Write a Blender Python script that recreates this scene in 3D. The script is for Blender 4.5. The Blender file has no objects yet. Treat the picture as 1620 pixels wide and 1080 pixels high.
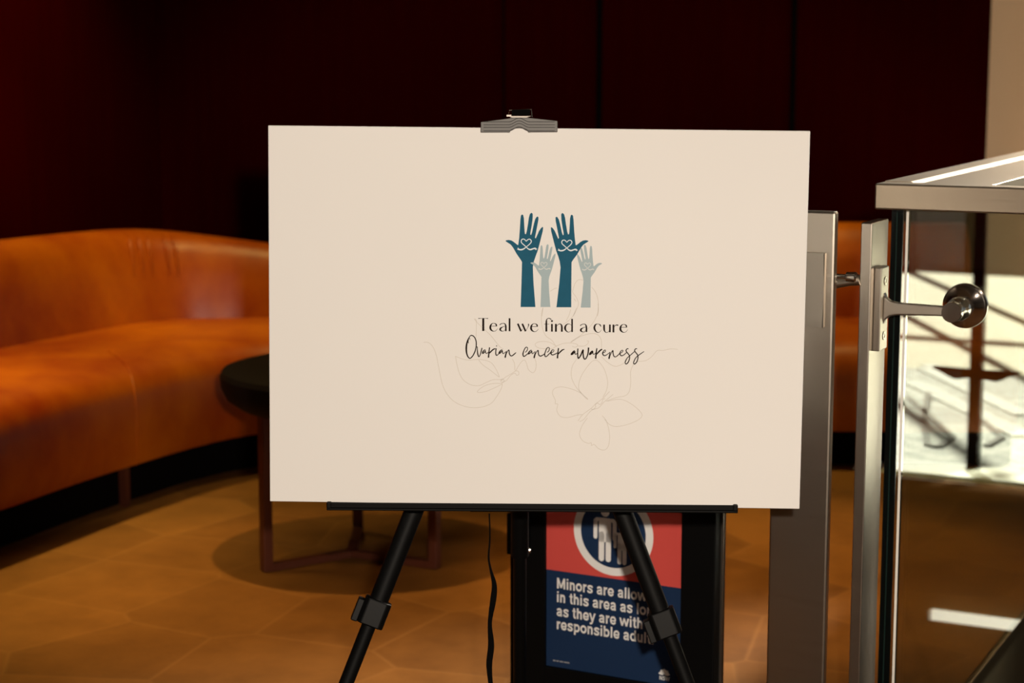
import bpy, bmesh, math, random
from mathutils import Vector, Matrix
random.seed(4)
S = bpy.context.scene
COL = S.collection
# ---------------------------------------------------------------- camera
F = 3000.0
PITCH = math.radians(8.6)
EYE = Vector((0, 0, 1.38))
cam_data = bpy.data.cameras.new('camera')
cam = bpy.data.objects.new('camera', cam_data)
COL.objects.link(cam)
cam.location = EYE
cam.rotation_euler = (math.pi / 2 - PITCH, 0, 0)
cam_data.sensor_width = 36.0
cam_data.lens = F / 1620 * 36.0
cam_data.dof.use_dof = True
cam_data.dof.focus_distance = 3.02
cam_data.dof.aperture_fstop = 5.0
cam_data.clip_start = 0.02
S.camera = cam
# ---------------------------------------------------------------- exposure, world
S.view_settings.view_transform = 'Standard'
S.view_settings.look = 'None'
S.view_settings.gamma = 1.0
S.view_settings.use_curve_mapping = False
S.view_settings.exposure = 0.0
W = bpy.data.worlds.new('world')
S.world = W
W.use_nodes = True
W.node_tree.nodes['Background'].inputs[0].default_value = (0.80, 0.90, 1.0, 1)
W.node_tree.nodes['Background'].inputs[1].default_value = 0.3
S.cycles.max_bounces = 14
S.cycles.transmission_bounces = 12
S.cycles.diffuse_bounces = 3
S.cycles.sample_clamp_indirect = 4.0

# building axes: AX runs along the front rail, NX runs into the lounge
TH = math.radians(26.5)
AX = Vector((math.cos(TH), -math.sin(TH), 0))
NX = Vector((math.sin(TH), math.cos(TH), 0))
UP = Vector((0, 0, 1))


def sn(s, n, z=0.0):
    return AX * s + NX * n + UP * z


def lamp(name, kind, loc, target, power, color, size=0.05, cone=60, blend=0.5):
    d = bpy.data.lights.new(name, kind)
    o = bpy.data.objects.new(name, d)
    COL.objects.link(o)
    o.location = loc
    d.energy = power
    d.color = color
    if kind == 'SPOT':
        d.spot_size = math.radians(cone)
        d.spot_blend = blend
        d.shadow_soft_size = size
    elif kind == 'POINT':
        d.shadow_soft_size = size
    if target is not None:
        o.rotation_euler = (Vector(target) - Vector(loc)).to_track_quat('-Z', 'Y').to_euler()
    return o


WARM = (1.0, 0.82, 0.66)
AMBER = (1.0, 0.64, 0.22)
GOLD = (1.0, 0.74, 0.22)
SUNAZ = math.radians(56)
SUNEL = math.radians(21)
sun_d = bpy.data.lights.new('sun', 'SUN')
sun = bpy.data.objects.new('sun', sun_d)
COL.objects.link(sun)
sun_d.energy = 17.0
sun_d.angle = 0.012
sun_d.color = (1.0, 0.97, 0.80)
sun_dir = Vector((-math.sin(SUNAZ) * math.cos(SUNEL), -math.cos(SUNAZ) * math.cos(SUNEL), -math.sin(SUNEL)))
sun.rotation_euler = sun_dir.to_track_quat('-Z', 'Y').to_euler()
lamp('camera_flash', 'SPOT', (0.09, -0.02, 1.50), (0.10, 3.0, 0.90), 345, (1.0, 0.86, 0.71), 0.025, 34, 0.5)
lamp('lounge_downlight_a', 'SPOT', (-0.62, 4.85, 2.7), (-0.50, 4.78, 0), 185, AMBER, 0.03, 42, 0.6)
lamp('lounge_downlight_b', 'SPOT', (-1.10, 3.60, 2.7), (-0.35, 4.85, 0), 45, AMBER, 0.03, 35, 0.5)
lamp('lounge_downlight_h', 'SPOT', (-1.0, 4.25, 2.7), (-0.90, 4.15, 0), 60, AMBER, 0.04, 40, 0.8)
lamp('lounge_downlight_c', 'SPOT', (-1.62, 6.20, 2.7), (-1.55, 6.25, 0), 150, GOLD, 0.04, 64, 0.8)
lamp('lounge_downlight_d', 'SPOT', (0.9, 6.45, 2.7), (0.9, 6.45, 0), 115, GOLD, 0.04, 60, 0.8)
lamp('lounge_downlight_e', 'SPOT', (0.8, 4.7, 2.7), (0.8, 4.9, 0), 290, AMBER, 0.04, 44, 0.8)
lamp('lounge_downlight_f', 'SPOT', (-2.15, 4.95, 2.7), (-2.05, 5.0, 0), 250, GOLD, 0.04, 64, 0.8)
lamp('lounge_downlight_g', 'SPOT', (-0.60, 6.60, 2.7), (-0.60, 6.60, 0), 60, GOLD, 0.04, 60, 0.8)
lamp('lounge_wall_fill', 'SPOT', (-1.40, 5.9, 2.7), (-1.95, 7.0, 1.45), 95, GOLD, 0.04, 44, 0.9)  # added spot, lifts the dark left wall
lamp('rail_fill', 'SPOT', sn(-0.35, 6.6, 2.7), sn(-0.8, 4.2, 1.1), 1050, (1.0, 0.93, 0.80), 0.10, 44, 0.6)  # unseen spot added to make the rail tops bright
lamp('entry_fill', 'SPOT', (1.6, 1.2, 2.7), (1.6, 1.2, 0), 90, WARM, 0.06, 120, 0.8)  # unseen lamp added to brighten the beige walls the steel mirrors
lamp('entry_fill_rear', 'SPOT', (-1.2, -0.8, 2.7), (-1.2, -1.6, 0.6), 90, WARM, 0.06, 120, 0.8)  # second added lamp, for the walls behind the camera
lamp('hall_fill', 'SPOT', sn(-1.0, 10.6, 2.7), sn(-1.7, 10.6, 1.2), 260, WARM, 0.06, 110, 0.8)  # unseen lamp added to light the tan wall


# ---------------------------------------------------------------- pixel helpers (photo frame 1620 x 1080)
FWD = Vector((0, math.cos(PITCH), -math.sin(PITCH)))
CUP = Vector((0, math.sin(PITCH), math.cos(PITCH)))


def ray(u, v):
    return FWD + Vector((1, 0, 0)) * ((u - 810) / F) + CUP * ((540 - v) / F)


def at(u, v, Y):
    d = ray(u, v)
    return EYE + d * (Y / d.y)


def atz(u, v, z=0.0):
    d = ray(u, v)
    return EYE + d * ((z - EYE.z) / d.z)


def hit(u, v, p, n):
    d = ray(u, v)
    return EYE + d * ((Vector(p) - EYE).dot(n) / d.dot(n))


# ---------------------------------------------------------------- materials
def new_mat(name):
    m = bpy.data.materials.new(name)
    m.use_nodes = True
    return m, m.node_tree, m.node_tree.nodes['Principled BSDF']


def lk(nt, a, b):
    nt.links.new(a, b)


def plain(name, col, rough=0.5, metal=0.0, emit=0.0, var=0.06, scale=30.0, bump=0.0, coat=0.0, spec=0.5):
    """colour with a little procedural variation"""
    m, nt, b = new_mat(name)
    tc = nt.nodes.new('ShaderNodeTexCoord')
    nz = nt.nodes.new('ShaderNodeTexNoise')
    nz.inputs['Scale'].default_value = scale
    nz.inputs['Detail'].default_value = 4
    lk(nt, tc.outputs['Object'], nz.inputs['Vector'])
    mx = nt.nodes.new('ShaderNodeMix')
    mx.data_type = 'RGBA'
    mx.inputs[6].default_value = (*[c * (1 - var) for c in col], 1)
    mx.inputs[7].default_value = (*[min(1, c * (1 + var)) for c in col], 1)
    lk(nt, nz.outputs['Fac'], mx.inputs[0])
    lk(nt, mx.outputs[2], b.inputs['Base Color'])
    b.inputs['Roughness'].default_value = rough
    b.inputs['Metallic'].default_value = metal
    b.inputs['Coat Weight'].default_value = coat
    b.inputs['Specular IOR Level'].default_value = spec
    if emit:
        b.inputs['Emission Color'].default_value = (*col, 1)
        b.inputs['Emission Strength'].default_value = emit
    if bump:
        bp = nt.nodes.new('ShaderNodeBump')
        bp.inputs['Strength'].default_value = bump
        bp.inputs['Distance'].default_value = 0.002
        lk(nt, nz.outputs['Fac'], bp.inputs['Height'])
        lk(nt, bp.outputs['Normal'], b.inputs['Normal'])
    return m


def brushed(name, col, rough=0.3, stretch=(4, 4, 400), amount=0.1):
    m, nt, b = new_mat(name)
    tc = nt.nodes.new('ShaderNodeTexCoord')
    mp = nt.nodes.new('ShaderNodeMapping')
    mp.inputs['Scale'].default_value = stretch
    nz = nt.nodes.new('ShaderNodeTexNoise')
    nz.inputs['Scale'].default_value = 1.0
    nz.inputs['Detail'].default_value = 3
    lk(nt, tc.outputs['Object'], mp.inputs['Vector'])
    lk(nt, mp.outputs['Vector'], nz.inputs['Vector'])
    mr = nt.nodes.new('ShaderNodeMapRange')
    mr.inputs['To Min'].default_value = rough - amount
    mr.inputs['To Max'].default_value = rough + amount
    lk(nt, nz.outputs['Fac'], mr.inputs['Value'])
    lk(nt, mr.outputs['Result'], b.inputs['Roughness'])
    b.inputs['Base Color'].default_value = (*col, 1)
    b.inputs['Metallic'].default_value = 1.0
    return m


def leather_mat():
    m, nt, b = new_mat('tan_leather')
    tc = nt.nodes.new('ShaderNodeTexCoord')
    n1 = nt.nodes.new('ShaderNodeTexNoise')
    n1.inputs['Scale'].default_value = 3.2
    n1.inputs['Detail'].default_value = 6
    n1.inputs['Roughness'].default_value = 0.62
    n2 = nt.nodes.new('ShaderNodeTexNoise')
    n2.inputs['Scale'].default_value = 260
    n2.inputs['Detail'].default_value = 2
    mp = nt.nodes.new('ShaderNodeMapping')
    mp.inputs['Scale'].default_value = (0.8, 0.8, 0.55)
    lk(nt, tc.outputs['Object'], mp.inputs['Vector'])
    lk(nt, mp.outputs['Vector'], n1.inputs['Vector'])
    lk(nt, tc.outputs['Object'], n2.inputs['Vector'])
    cr = nt.nodes.new('ShaderNodeValToRGB')
    cr.color_ramp.elements[0].position = 0.32
    cr.color_ramp.elements[0].color = (0.27, 0.026, 0.0006, 1)
    cr.color_ramp.elements[1].position = 0.70
    cr.color_ramp.elements[1].color = (0.55, 0.135, 0.0012, 1)
    lk(nt, n1.outputs['Fac'], cr.inputs['Fac'])
    lk(nt, cr.outputs['Color'], b.inputs['Base Color'])
    b.inputs['Roughness'].default_value = 0.38
    b.inputs['Specular IOR Level'].default_value = 0.45
    bp = nt.nodes.new('ShaderNodeBump')
    bp.inputs['Strength'].default_value = 0.25
    bp.inputs['Distance'].default_value = 0.004
    ad = nt.nodes.new('ShaderNodeMath')
    ad.operation = 'MULTIPLY_ADD'
    ad.inputs[1].default_value = 0.15
    lk(nt, n2.outputs['Fac'], ad.inputs[0])
    lk(nt, n1.outputs['Fac'], ad.inputs[2])
    lk(nt, ad.outputs[0], bp.inputs['Height'])
    lk(nt, bp.outputs['Normal'], b.inputs['Normal'])
    return m


def floor_mat():
    """warm vinyl laid in large many-sided pieces, each a slightly different tone"""
    m, nt, b = new_mat('patterned_floor')
    tc = nt.nodes.new('ShaderNodeTexCoord')
    mp = nt.nodes.new('ShaderNodeMapping')
    mp.inputs['Rotation'].default_value = (0, 0, 0.5)
    lk(nt, tc.outputs['Object'], mp.inputs['Vector'])
    vo = nt.nodes.new('ShaderNodeTexVoronoi')
    vo.voronoi_dimensions = '2D'
    vo.inputs['Scale'].default_value = 2.6
    vo.inputs['Randomness'].default_value = 0.55
    ve = nt.nodes.new('ShaderNodeTexVoronoi')
    ve.voronoi_dimensions = '2D'
    ve.feature = 'DISTANCE_TO_EDGE'
    ve.inputs['Scale'].default_value = 2.6
    ve.inputs['Randomness'].default_value = 0.55
    nz = nt.nodes.new('ShaderNodeTexNoise')
    nz.inputs['Scale'].default_value = 7
    nz.inputs['Detail'].default_value = 7
    nz.inputs['Roughness'].default_value = 0.65
    for k in (vo, ve, nz):
        lk(nt, mp.outputs['Vector'], k.inputs['Vector'])
    sp = nt.nodes.new('ShaderNodeSeparateColor')
    lk(nt, vo.outputs['Color'], sp.inputs['Color'])
    add = nt.nodes.new('ShaderNodeMath')
    add.operation = 'MULTIPLY_ADD'
    add.inputs[1].default_value = 0.45
    lk(nt, sp.outputs['Red'], add.inputs[0])
    lk(nt, nz.outputs['Fac'], add.inputs[2])
    cr = nt.nodes.new('ShaderNodeValToRGB')
    cr.color_ramp.elements[0].position = 0.35
    cr.color_ramp.elements[0].color = (0.115, 0.041, 0.004, 1)
    cr.color_ramp.elements[1].position = 1.05
    cr.color_ramp.elements[1].color = (0.215, 0.086, 0.015, 1)
    lk(nt, add.outputs[0], cr.inputs['Fac'])
    ed = nt.nodes.new('ShaderNodeMapRange')
    ed.inputs['From Min'].default_value = 0.0
    ed.inputs['From Max'].default_value = 0.022
    ed.inputs['To Min'].default_value = 0.45
    ed.inputs['To Max'].default_value = 0.0
    lk(nt, ve.outputs['Distance'], ed.inputs['Value'])
    mx = nt.nodes.new('ShaderNodeMix')
    mx.data_type = 'RGBA'
    mx.inputs[7].default_value = (0.25, 0.110, 0.028, 1)
    lk(nt, ed.outputs['Result'], mx.inputs[0])
    lk(nt, cr.outputs['Color'], mx.inputs[6])
    lk(nt, mx.outputs[2], b.inputs['Base Color'])
    b.inputs['Roughness'].default_value = 0.6
    b.inputs['Specular IOR Level'].default_value = 0.25
    return m


def marble_mat():
    m, nt, b = new_mat('pale_veined_stone')
    tc = nt.nodes.new('ShaderNodeTexCoord')
    nz = nt.nodes.new('ShaderNodeTexNoise')
    nz.inputs['Scale'].default_value = 2.4
    nz.inputs['Detail'].default_value = 9
    nz.inputs['Roughness'].default_value = 0.7
    nz.inputs['Distortion'].default_value = 1.4
    lk(nt, tc.outputs['Object'], nz.inputs['Vector'])
    cr = nt.nodes.new('ShaderNodeValToRGB')
    e = cr.color_ramp.elements
    e[0].position = 0.40
    e[0].color = (0.74, 0.74, 0.66, 1)
    e[1].position = 0.60
    e[1].color = (0.72, 0.72, 0.64, 1)
    x = e.new(0.49)
    x.color = (0.36, 0.37, 0.33, 1)
    x = e.new(0.52)
    x.color = (0.70, 0.70, 0.62, 1)
    lk(nt, nz.outputs['Fac'], cr.inputs['Fac'])
    lk(nt, cr.outputs['Color'], b.inputs['Base Color'])
    b.inputs['Roughness'].default_value = 0.6
    return m


def glass_mat(name, tint):
    m, nt, b = new_mat(name)
    b.inputs['Base Color'].default_value = (*tint, 1)
    b.inputs['Transmission Weight'].default_value = 1.0
    b.inputs['Roughness'].default_value = 0.0
    b.inputs['IOR'].default_value = 1.52
    return m


def wood_panel_mat():
    m, nt, b = new_mat('burgundy_panelling')
    tc = nt.nodes.new('ShaderNodeTexCoord')
    mp = nt.nodes.new('ShaderNodeMapping')
    mp.inputs['Scale'].default_value = (30, 30, 1.5)
    nz = nt.nodes.new('ShaderNodeTexNoise')
    nz.inputs['Scale'].default_value = 1.0
    nz.inputs['Detail'].default_value = 5
    lk(nt, tc.outputs['Object'], mp.inputs['Vector'])
    lk(nt, mp.outputs['Vector'], nz.inputs['Vector'])
    cr = nt.nodes.new('ShaderNodeValToRGB')
    cr.color_ramp.elements[0].color = (0.030, 0.0005, 0.0003, 1)
    cr.color_ramp.elements[1].color = (0.044, 0.0008, 0.0004, 1)
    lk(nt, nz.outputs['Fac'], cr.inputs['Fac'])
    lk(nt, cr.outputs['Color'], b.inputs['Base Color'])
    b.inputs['Roughness'].default_value = 0.7
    b.inputs['Specular IOR Level'].default_value = 0.0
    return m


M = dict(
    leather=leather_mat(), floor=floor_mat(), stone=marble_mat(), panel=wood_panel_mat(),
    glass=glass_mat('clear_glass', (0.92, 0.95, 0.90)),
    glass_edge=plain('dark_green_glass_edge', (0.002, 0.004, 0.004), 0.2, spec=0.3),
    glass_line=plain('green_glass_interlayer', (0.012, 0.028, 0.024), 0.3, spec=0.2),
    polished=plain('frosted_bright_glass_edge', (0.86, 0.84, 0.78), 0.35, var=0.02),
    steel=brushed('brushed_steel', (0.52, 0.465, 0.395), 0.30, (6, 6, 90), 0.02),
    steel_rail=brushed('brushed_rail_steel', (0.45, 0.37, 0.28), 0.36, (3, 3, 300), 0.05),
    chrome=brushed('polished_steel', (0.80, 0.75, 0.69), 0.17, (3, 3, 3), 0.03),
    board=plain('white_foam_board', (0.80, 0.785, 0.765), 0.75, var=0.012, scale=6, spec=0.15),
    teal=plain('teal_print', (0.014, 0.100, 0.170), 0.7, var=0.10, scale=60, spec=0.1),
    grey=plain('grey_green_print', (0.37, 0.465, 0.50), 0.7, var=0.04, spec=0.1),
    print_white=plain('pale_blue_white_print', (0.75, 0.80, 0.84), 0.7, var=0.01, spec=0.1),
    print_grey_white=plain('soft_white_print', (0.66, 0.68, 0.67), 0.7, var=0.01, spec=0.1),
    ink=plain('black_print', (0.012, 0.006, 0.004), 0.7, var=0.01, spec=0.1),
    line=plain('faint_line_print', (0.64, 0.60, 0.55), 0.75, var=0.02, spec=0.1),
    black=plain('black_powder_coat', (0.0025, 0.0025, 0.0025), 0.5, var=0.1, spec=0.10),
    black_gloss=plain('black_plastic', (0.003, 0.003, 0.003), 0.42, var=0.1, spec=0.13),
    black_cloth=plain('black_webbing', (0.003, 0.0027, 0.0025), 0.8, var=0.3, scale=400, bump=0.4, spec=0.03),
    tabletop=plain('black_table_laminate', (0.004, 0.003, 0.003), 0.7, spec=0.1),
    copper=plain('dark_bronze_metal', (0.10, 0.024, 0.010), 0.5, metal=0.3),
    plinth=plain('black_plinth', (0.003, 0.002, 0.002), 0.9, spec=0.05),
    clip=plain('grey_ribbed_plastic', (0.070, 0.064, 0.058), 0.5),
    dull_steel=plain('dull_grey_steel', (0.42, 0.38, 0.34), 0.5, metal=0.35, spec=0.3),
    clip_dark=plain('dark_groove_plastic', (0.02, 0.018, 0.017), 0.6),
    red=plain('coral_red_print', (0.68, 0.085, 0.072), 0.55, var=0.02, spec=0.2),
    navy=plain('navy_print', (0.010, 0.030, 0.085), 0.55, var=0.04, spec=0.2),
    sign_white=plain('white_print', (0.95, 0.95, 0.94), 0.55, var=0.01, spec=0.2),
    sign_dim=plain('fine_white_print', (0.35, 0.36, 0.38), 0.55, var=0.01, spec=0.2),
    tan=plain('tan_plaster', (0.58, 0.37, 0.26), 0.85, var=0.03, scale=3, spec=0.1),
    beige=plain('beige_plaster', (0.52, 0.42, 0.33), 0.85, var=0.03, scale=3, spec=0.1),
    dark_wall=plain('dark_olive_wall', (0.085, 0.065, 0.032), 0.85, var=0.15, scale=2, spec=0.1),
    dark_ground=plain('dark_olive_ground', (0.022, 0.015, 0.006), 0.9, var=0.25, scale=0.6, spec=0.0),
    ceiling=plain('warm_grey_ceiling', (0.09, 0.065, 0.045), 0.9, var=0.03, scale=3, spec=0.1),
    cream=plain('cream_stone', (0.78, 0.72, 0.52), 0.7, var=0.05, scale=3),
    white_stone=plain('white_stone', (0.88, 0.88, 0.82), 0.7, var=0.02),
    shade_line=plain('dark_shade_line', (0.22, 0.21, 0.18), 0.8),  # tone of the shadow lines drawn on the hall floor
    bar_glow=plain('glowing_white', (1.0, 0.95, 0.78), 0.4, emit=1.6, var=0.0),  # emission added for a bright bar of unknown source
    mullion=plain('dark_bronze_mullion', (0.04, 0.032, 0.025), 0.5),
)


# ---------------------------------------------------------------- mesh builder
class MB:
    """collects shapes in world coordinates"""

    def __init__(self):
        self.v, self.f, self.smooth = [], [], []

    def add(self, vs, fs, smooth=False):
        k = len(self.v)
        self.v += [Vector(p) for p in vs]
        self.f += [tuple(i + k for i in q) for q in fs]
        self.smooth += [smooth] * len(fs)
        return self

    def box(self, c, ex, ey, ez):
        """box with centre c and half-axis vectors"""
        c, ex, ey, ez = Vector(c), Vector(ex), Vector(ey), Vector(ez)
        vs = [c + ex * i + ey * j + ez * k for k in (-1, 1) for j in (-1, 1) for i in (-1, 1)]
        return self.add(vs, [(0, 2, 3, 1), (4, 5, 7, 6), (0, 1, 5, 4), (2, 6, 7, 3), (0, 4, 6, 2), (1, 3, 7, 5)])

    def prism(self, loop, vec, smooth=False):
        """closed loop of points extruded by vec"""
        n = len(loop)
        vec = Vector(vec)
        vs = [Vector(p) for p in loop] + [Vector(p) + vec for p in loop]
        fs = [tuple(range(n))[::-1], tuple(range(n, 2 * n))]
        self.add(vs, fs)
        self.add(vs, [(i, (i + 1) % n, n + (i + 1) % n, n + i) for i in range(n)], smooth)
        return self

    def tube(self, pts, rad, seg=10, flat=None):
        """swept round (or flattened) section along pts"""
        pts = [Vector(p) for p in pts]
        rads = rad if isinstance(rad, (list, tuple)) else [rad] * len(pts)
        rings = []
        ref = None
        for i, p in enumerate(pts):
            t = (pts[min(i + 1, len(pts) - 1)] - pts[max(i - 1, 0)]).normalized()
            if ref is None:
                ref = Vector((0, 0, 1)) if abs(t.z) < 0.9 else Vector((0, 1, 0))
                if flat is not None:
                    ref = Vector(flat[0])
            x = (ref - t * ref.dot(t)).normalized()
            ref = x
            y = t.cross(x)
            ky = flat[1] if flat is not None else 1.0
            rings.append([p + (x * math.cos(a) + y * math.sin(a) * ky) * rads[i]
                          for a in [2 * math.pi * j / seg for j in range(seg)]])
        vs = [q for r in rings for q in r]
        fs = []
        for i in range(len(rings) - 1):
            for j in range(seg):
                a, b = i * seg + j, i * seg + (j + 1) % seg
                fs.append((a, b, b + seg, a + seg))
        self.add(vs, fs, True)
        self.add(rings[0], [tuple(range(seg))[::-1]])
        self.add(rings[-1], [tuple(range(seg))])
        return self

    def lathe(self, c, axis, prof, seg=40):
        """prof = list of (radius, height along axis) around the line through c"""
        c, axis = Vector(c), Vector(axis).normalized()
        x = axis.orthogonal().normalized()
        y = axis.cross(x)
        vs, fs = [], []
        for r, h in prof:
            for j in range(seg):
                a = 2 * math.pi * j / seg
                vs.append(c + axis * h + (x * math.cos(a) + y * math.sin(a)) * r)
        for i in range(len(prof) - 1):
            for j in range(seg):
                a, b = i * seg + j, i * seg + (j + 1) % seg
                fs.append((a, b, b + seg, a + seg))
        self.add(vs, fs, True)
        if prof[0][0] > 1e-6:
            self.add(vs[:seg], [tuple(range(seg))[::-1]])
        if prof[-1][0] > 1e-6:
            self.add(vs[-seg:], [tuple(range(seg))])
        return self

    def build(self, name, mat, parent=None, loc=None, bevel=0.0, bseg=2):
        me = bpy.data.meshes.new(name)
        o = bpy.data.objects.new(name, me)
        COL.objects.link(o)
        org = Vector((0, 0, 0))
        if parent is not None:
            q = parent
            while q is not None:
                org += q.location
                q = q.parent
            o.parent = parent
        else:
            if loc is None:
                lo = [min(p[i] for p in self.v) for i in range(3)]
                hi = [max(p[i] for p in self.v) for i in range(3)]
                loc = ((lo[0] + hi[0]) / 2, (lo[1] + hi[1]) / 2, lo[2])
            org = Vector(loc)
            o.location = org
        me.from_pydata([p - org for p in self.v], [], self.f)
        me.polygons.foreach_set('use_smooth', self.smooth)
        bm = bmesh.new()
        bm.from_mesh(me)
        bmesh.ops.remove_doubles(bm, verts=bm.verts, dist=1e-6)
        bmesh.ops.recalc_face_normals(bm, faces=bm.faces)
        for e_ in bm.edges:
            if len(e_.link_faces) == 2 and e_.calc_face_angle(0) > 0.55:
                e_.smooth = False
        bm.to_mesh(me)
        bm.free()
        me.materials.append(M[mat])
        if bevel:
            b = o.modifiers.new('bevel', 'BEVEL')
            b.width = bevel
            b.segments = bseg
            b.limit_method = 'ANGLE'
            b.angle_limit = math.radians(40)
        return o


def thing(name, loc, label, cat, group=None):
    o = bpy.data.objects.new(name, None)
    COL.objects.link(o)
    o.location = loc
    o.empty_display_size = 0.05
    return tag(o, label, cat, group)


def tag(o, label, cat, group=None):
    o['label'] = label
    o['category'] = cat
    if group:
        o['group'] = group
    return o


def structure(o):
    o['kind'] = 'structure'
    return o


def catmull(pts, sub=6):
    """smooth curve through tuples of any length"""
    if len(pts) < 3:
        return [tuple(p) for p in pts]
    out = []
    P = [pts[0]] + list(pts) + [pts[-1]]
    for i in range(1, len(P) - 2):
        for k in range(sub):
            t = k / sub
            q = []
            for a, b, c, d in zip(P[i - 1], P[i], P[i + 1], P[i + 2]):
                q.append(0.5 * (2 * b + (c - a) * t + (2 * a - 5 * b + 4 * c - d) * t * t + (3 * b - a - 3 * c + d) * t ** 3))
            out.append(tuple(q))
    out.append(tuple(pts[-1]))
    return out


# ================================================================ SETTING
CEIL = 2.8
# floor: everything except the stair well behind the corner of the glass
GQ = at(1437, 340, 3.40)                 # top left corner of the front glass
gs, gn = GQ.dot(AX), GQ.dot(NX)
es = hit(1405, 500, sn(0, gn + .02), NX).dot(AX)
S0_REAL = es + .0225                      # mirroring face of the side glass
S0, N0, N1 = es - .01, gn + .02, 6.1


def floor_piece(mb, loop):
    mb.prism([Vector((p.x, p.y, -0.25)) for p in loop], (0, 0, 0.25))


fl = MB()
floor_piece(fl, [sn(-7, -6), sn(7, -6), sn(7, N0 + 0.02), sn(-7, N0 + 0.02)])
floor_piece(fl, [sn(-7, N0 + 0.02), sn(S0, N0 + 0.02), sn(S0, N1), sn(-7, N1)])
floor_piece(fl, [sn(-7, N1), sn(-1.76, N1), sn(-1.76, 12), sn(-7, 12)])
structure(fl.build('floor', 'floor'))
hall = MB()
floor_piece(hall, [sn(-1.76, N1), sn(7, N1), sn(7, 8.25), sn(-1.76, 8.25)])
structure(hall.build('floor_hall', 'stone'))
hall = MB()
floor_piece(hall, [sn(-1.76, 8.25), sn(7, 8.25), sn(7, 12), sn(-1.76, 12)])
structure(hall.build('floor_rear', 'cream'))
mb = MB()
mb.box(sn(2.62, N1 + 0.12, 0.004), AX * 4.38, NX * 0.10, UP * 0.004)
structure(mb.build('trim_1', 'white_stone'))
# stair well
mb = MB()
mb.box(sn(3.0, N1 - 0.012, -1.475), AX * 3.9, NX * 0.010, UP * 1.47)
mb.box(sn(S0 + 0.012, (N0 + N1) / 2, -1.475), AX * 0.010, NX * 1.3, UP * 1.47)
mb.box(sn(3.0, (N0 + N1) / 2, -2.98), AX * 4.0, NX * 1.4, UP * 0.03)
structure(mb.build('wall_stairwell', 'dark_wall'))

pw = MB()


def wall(name, p, q, mat, z0=0.0, z1=CEIL, thick=0.08, side=1):
    """upright slab from p to q"""
    p, q = Vector(p), Vector(q)
    d = (q - p)
    n = Vector((-d.y, d.x, 0)).normalized() * side * thick / 2
    m = MB().box((p + q) / 2 + n + UP * (z0 + z1) / 2, d / 2, n, UP * (z1 - z0) / 2)
    return structure(m.build(name, mat))


BW0 = Vector((-1.43, 7.75, 0))
BW1 = Vector((1.93, 7.75, 0))
wall('wall_back', BW0, BW1, 'panel')
wall('wall_left', BW0, BW0 - NX * 13.4, 'panel', side=-1)
wall('wall_right', BW1, sn(-1.71, 11.98), 'tan', side=1)
# panel joints of the dark walls: narrow black strips on the wall face
joints = MB()
for u, w in ((797, .008), (948, .022), (1255, .020)):
    p = at(u, 100, 7.745)
    joints.box((p.x, 7.744, CEIL / 2), (w / 2, 0, 0), (0, 0.006, 0), (0, 0, CEIL / 2))
d = ray(258, 150)
lw = hit(258, 150, BW0, AX)
joints.box((lw.x, lw.y, CEIL / 2), NX * 0.016, AX * 0.006, UP * (CEIL / 2))
structure(joints.build('trim_2', 'plinth'))

wall('wall_far', sn(-1.8, 12), sn(0.35, 12), 'dark_wall')
wall('wall_sun_block', sn(0.35, 12), sn(1.3, 12), 'dark_wall', z0=1.55)  # unseen piece added to keep low sun off the lounge
wall('wall_east', sn(7, 12), sn(7, -6), 'beige')
wall('wall_front', sn(7, -5.6), sn(-7, -5.6), 'beige')
fw = MB()
fw.box(sn(4.15, 12.04, 2.76), AX * 2.85, NX * 0.04, UP * 0.04)
structure(fw.build('wall_lintel', 'dark_wall'))
structure(MB().box(sn(0, 3.2, CEIL + 0.05), AX * 7.2, NX * 9.2, UP * 0.05).build('ceiling', 'ceiling'))
structure(MB().box(sn(6, 20, -0.15), AX * 12, NX * 7.9, UP * 0.1).build('ground', 'dark_ground'))
win = thing('window_1', sn(4.1, 12, 0), 'tall daylight window in the far wall with dark mullions', 'window')
win['kind'] = 'structure'
for sw, w in ((1.34, .03), (1.98, .022), (2.78, .02), (3.5, .05), (4.4, .02), (5.2, .05), (6.1, .03), (6.95, .05)):
    MB().box(sn(sw, 12.0, 1.36), AX * w, NX * 0.03, UP * 1.36).build('mullion', 'mullion', win)
for z in (0.03, 1.25, 2.70):
    MB().box(sn(4.15, 12.0, z), AX * 2.84, NX * 0.025, UP * 0.025).build('transom', 'mullion', win)

# white strips laid on the hall floor in place of glare lines
mb = MB()
hd = Vector((math.sin(math.radians(60)), math.cos(math.radians(60)), 0))
hq = Vector((hd.y, -hd.x, 0))


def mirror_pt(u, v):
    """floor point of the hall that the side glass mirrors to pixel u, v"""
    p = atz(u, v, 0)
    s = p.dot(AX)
    return p + AX * (2 * S0_REAL - 2 * s)


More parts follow.
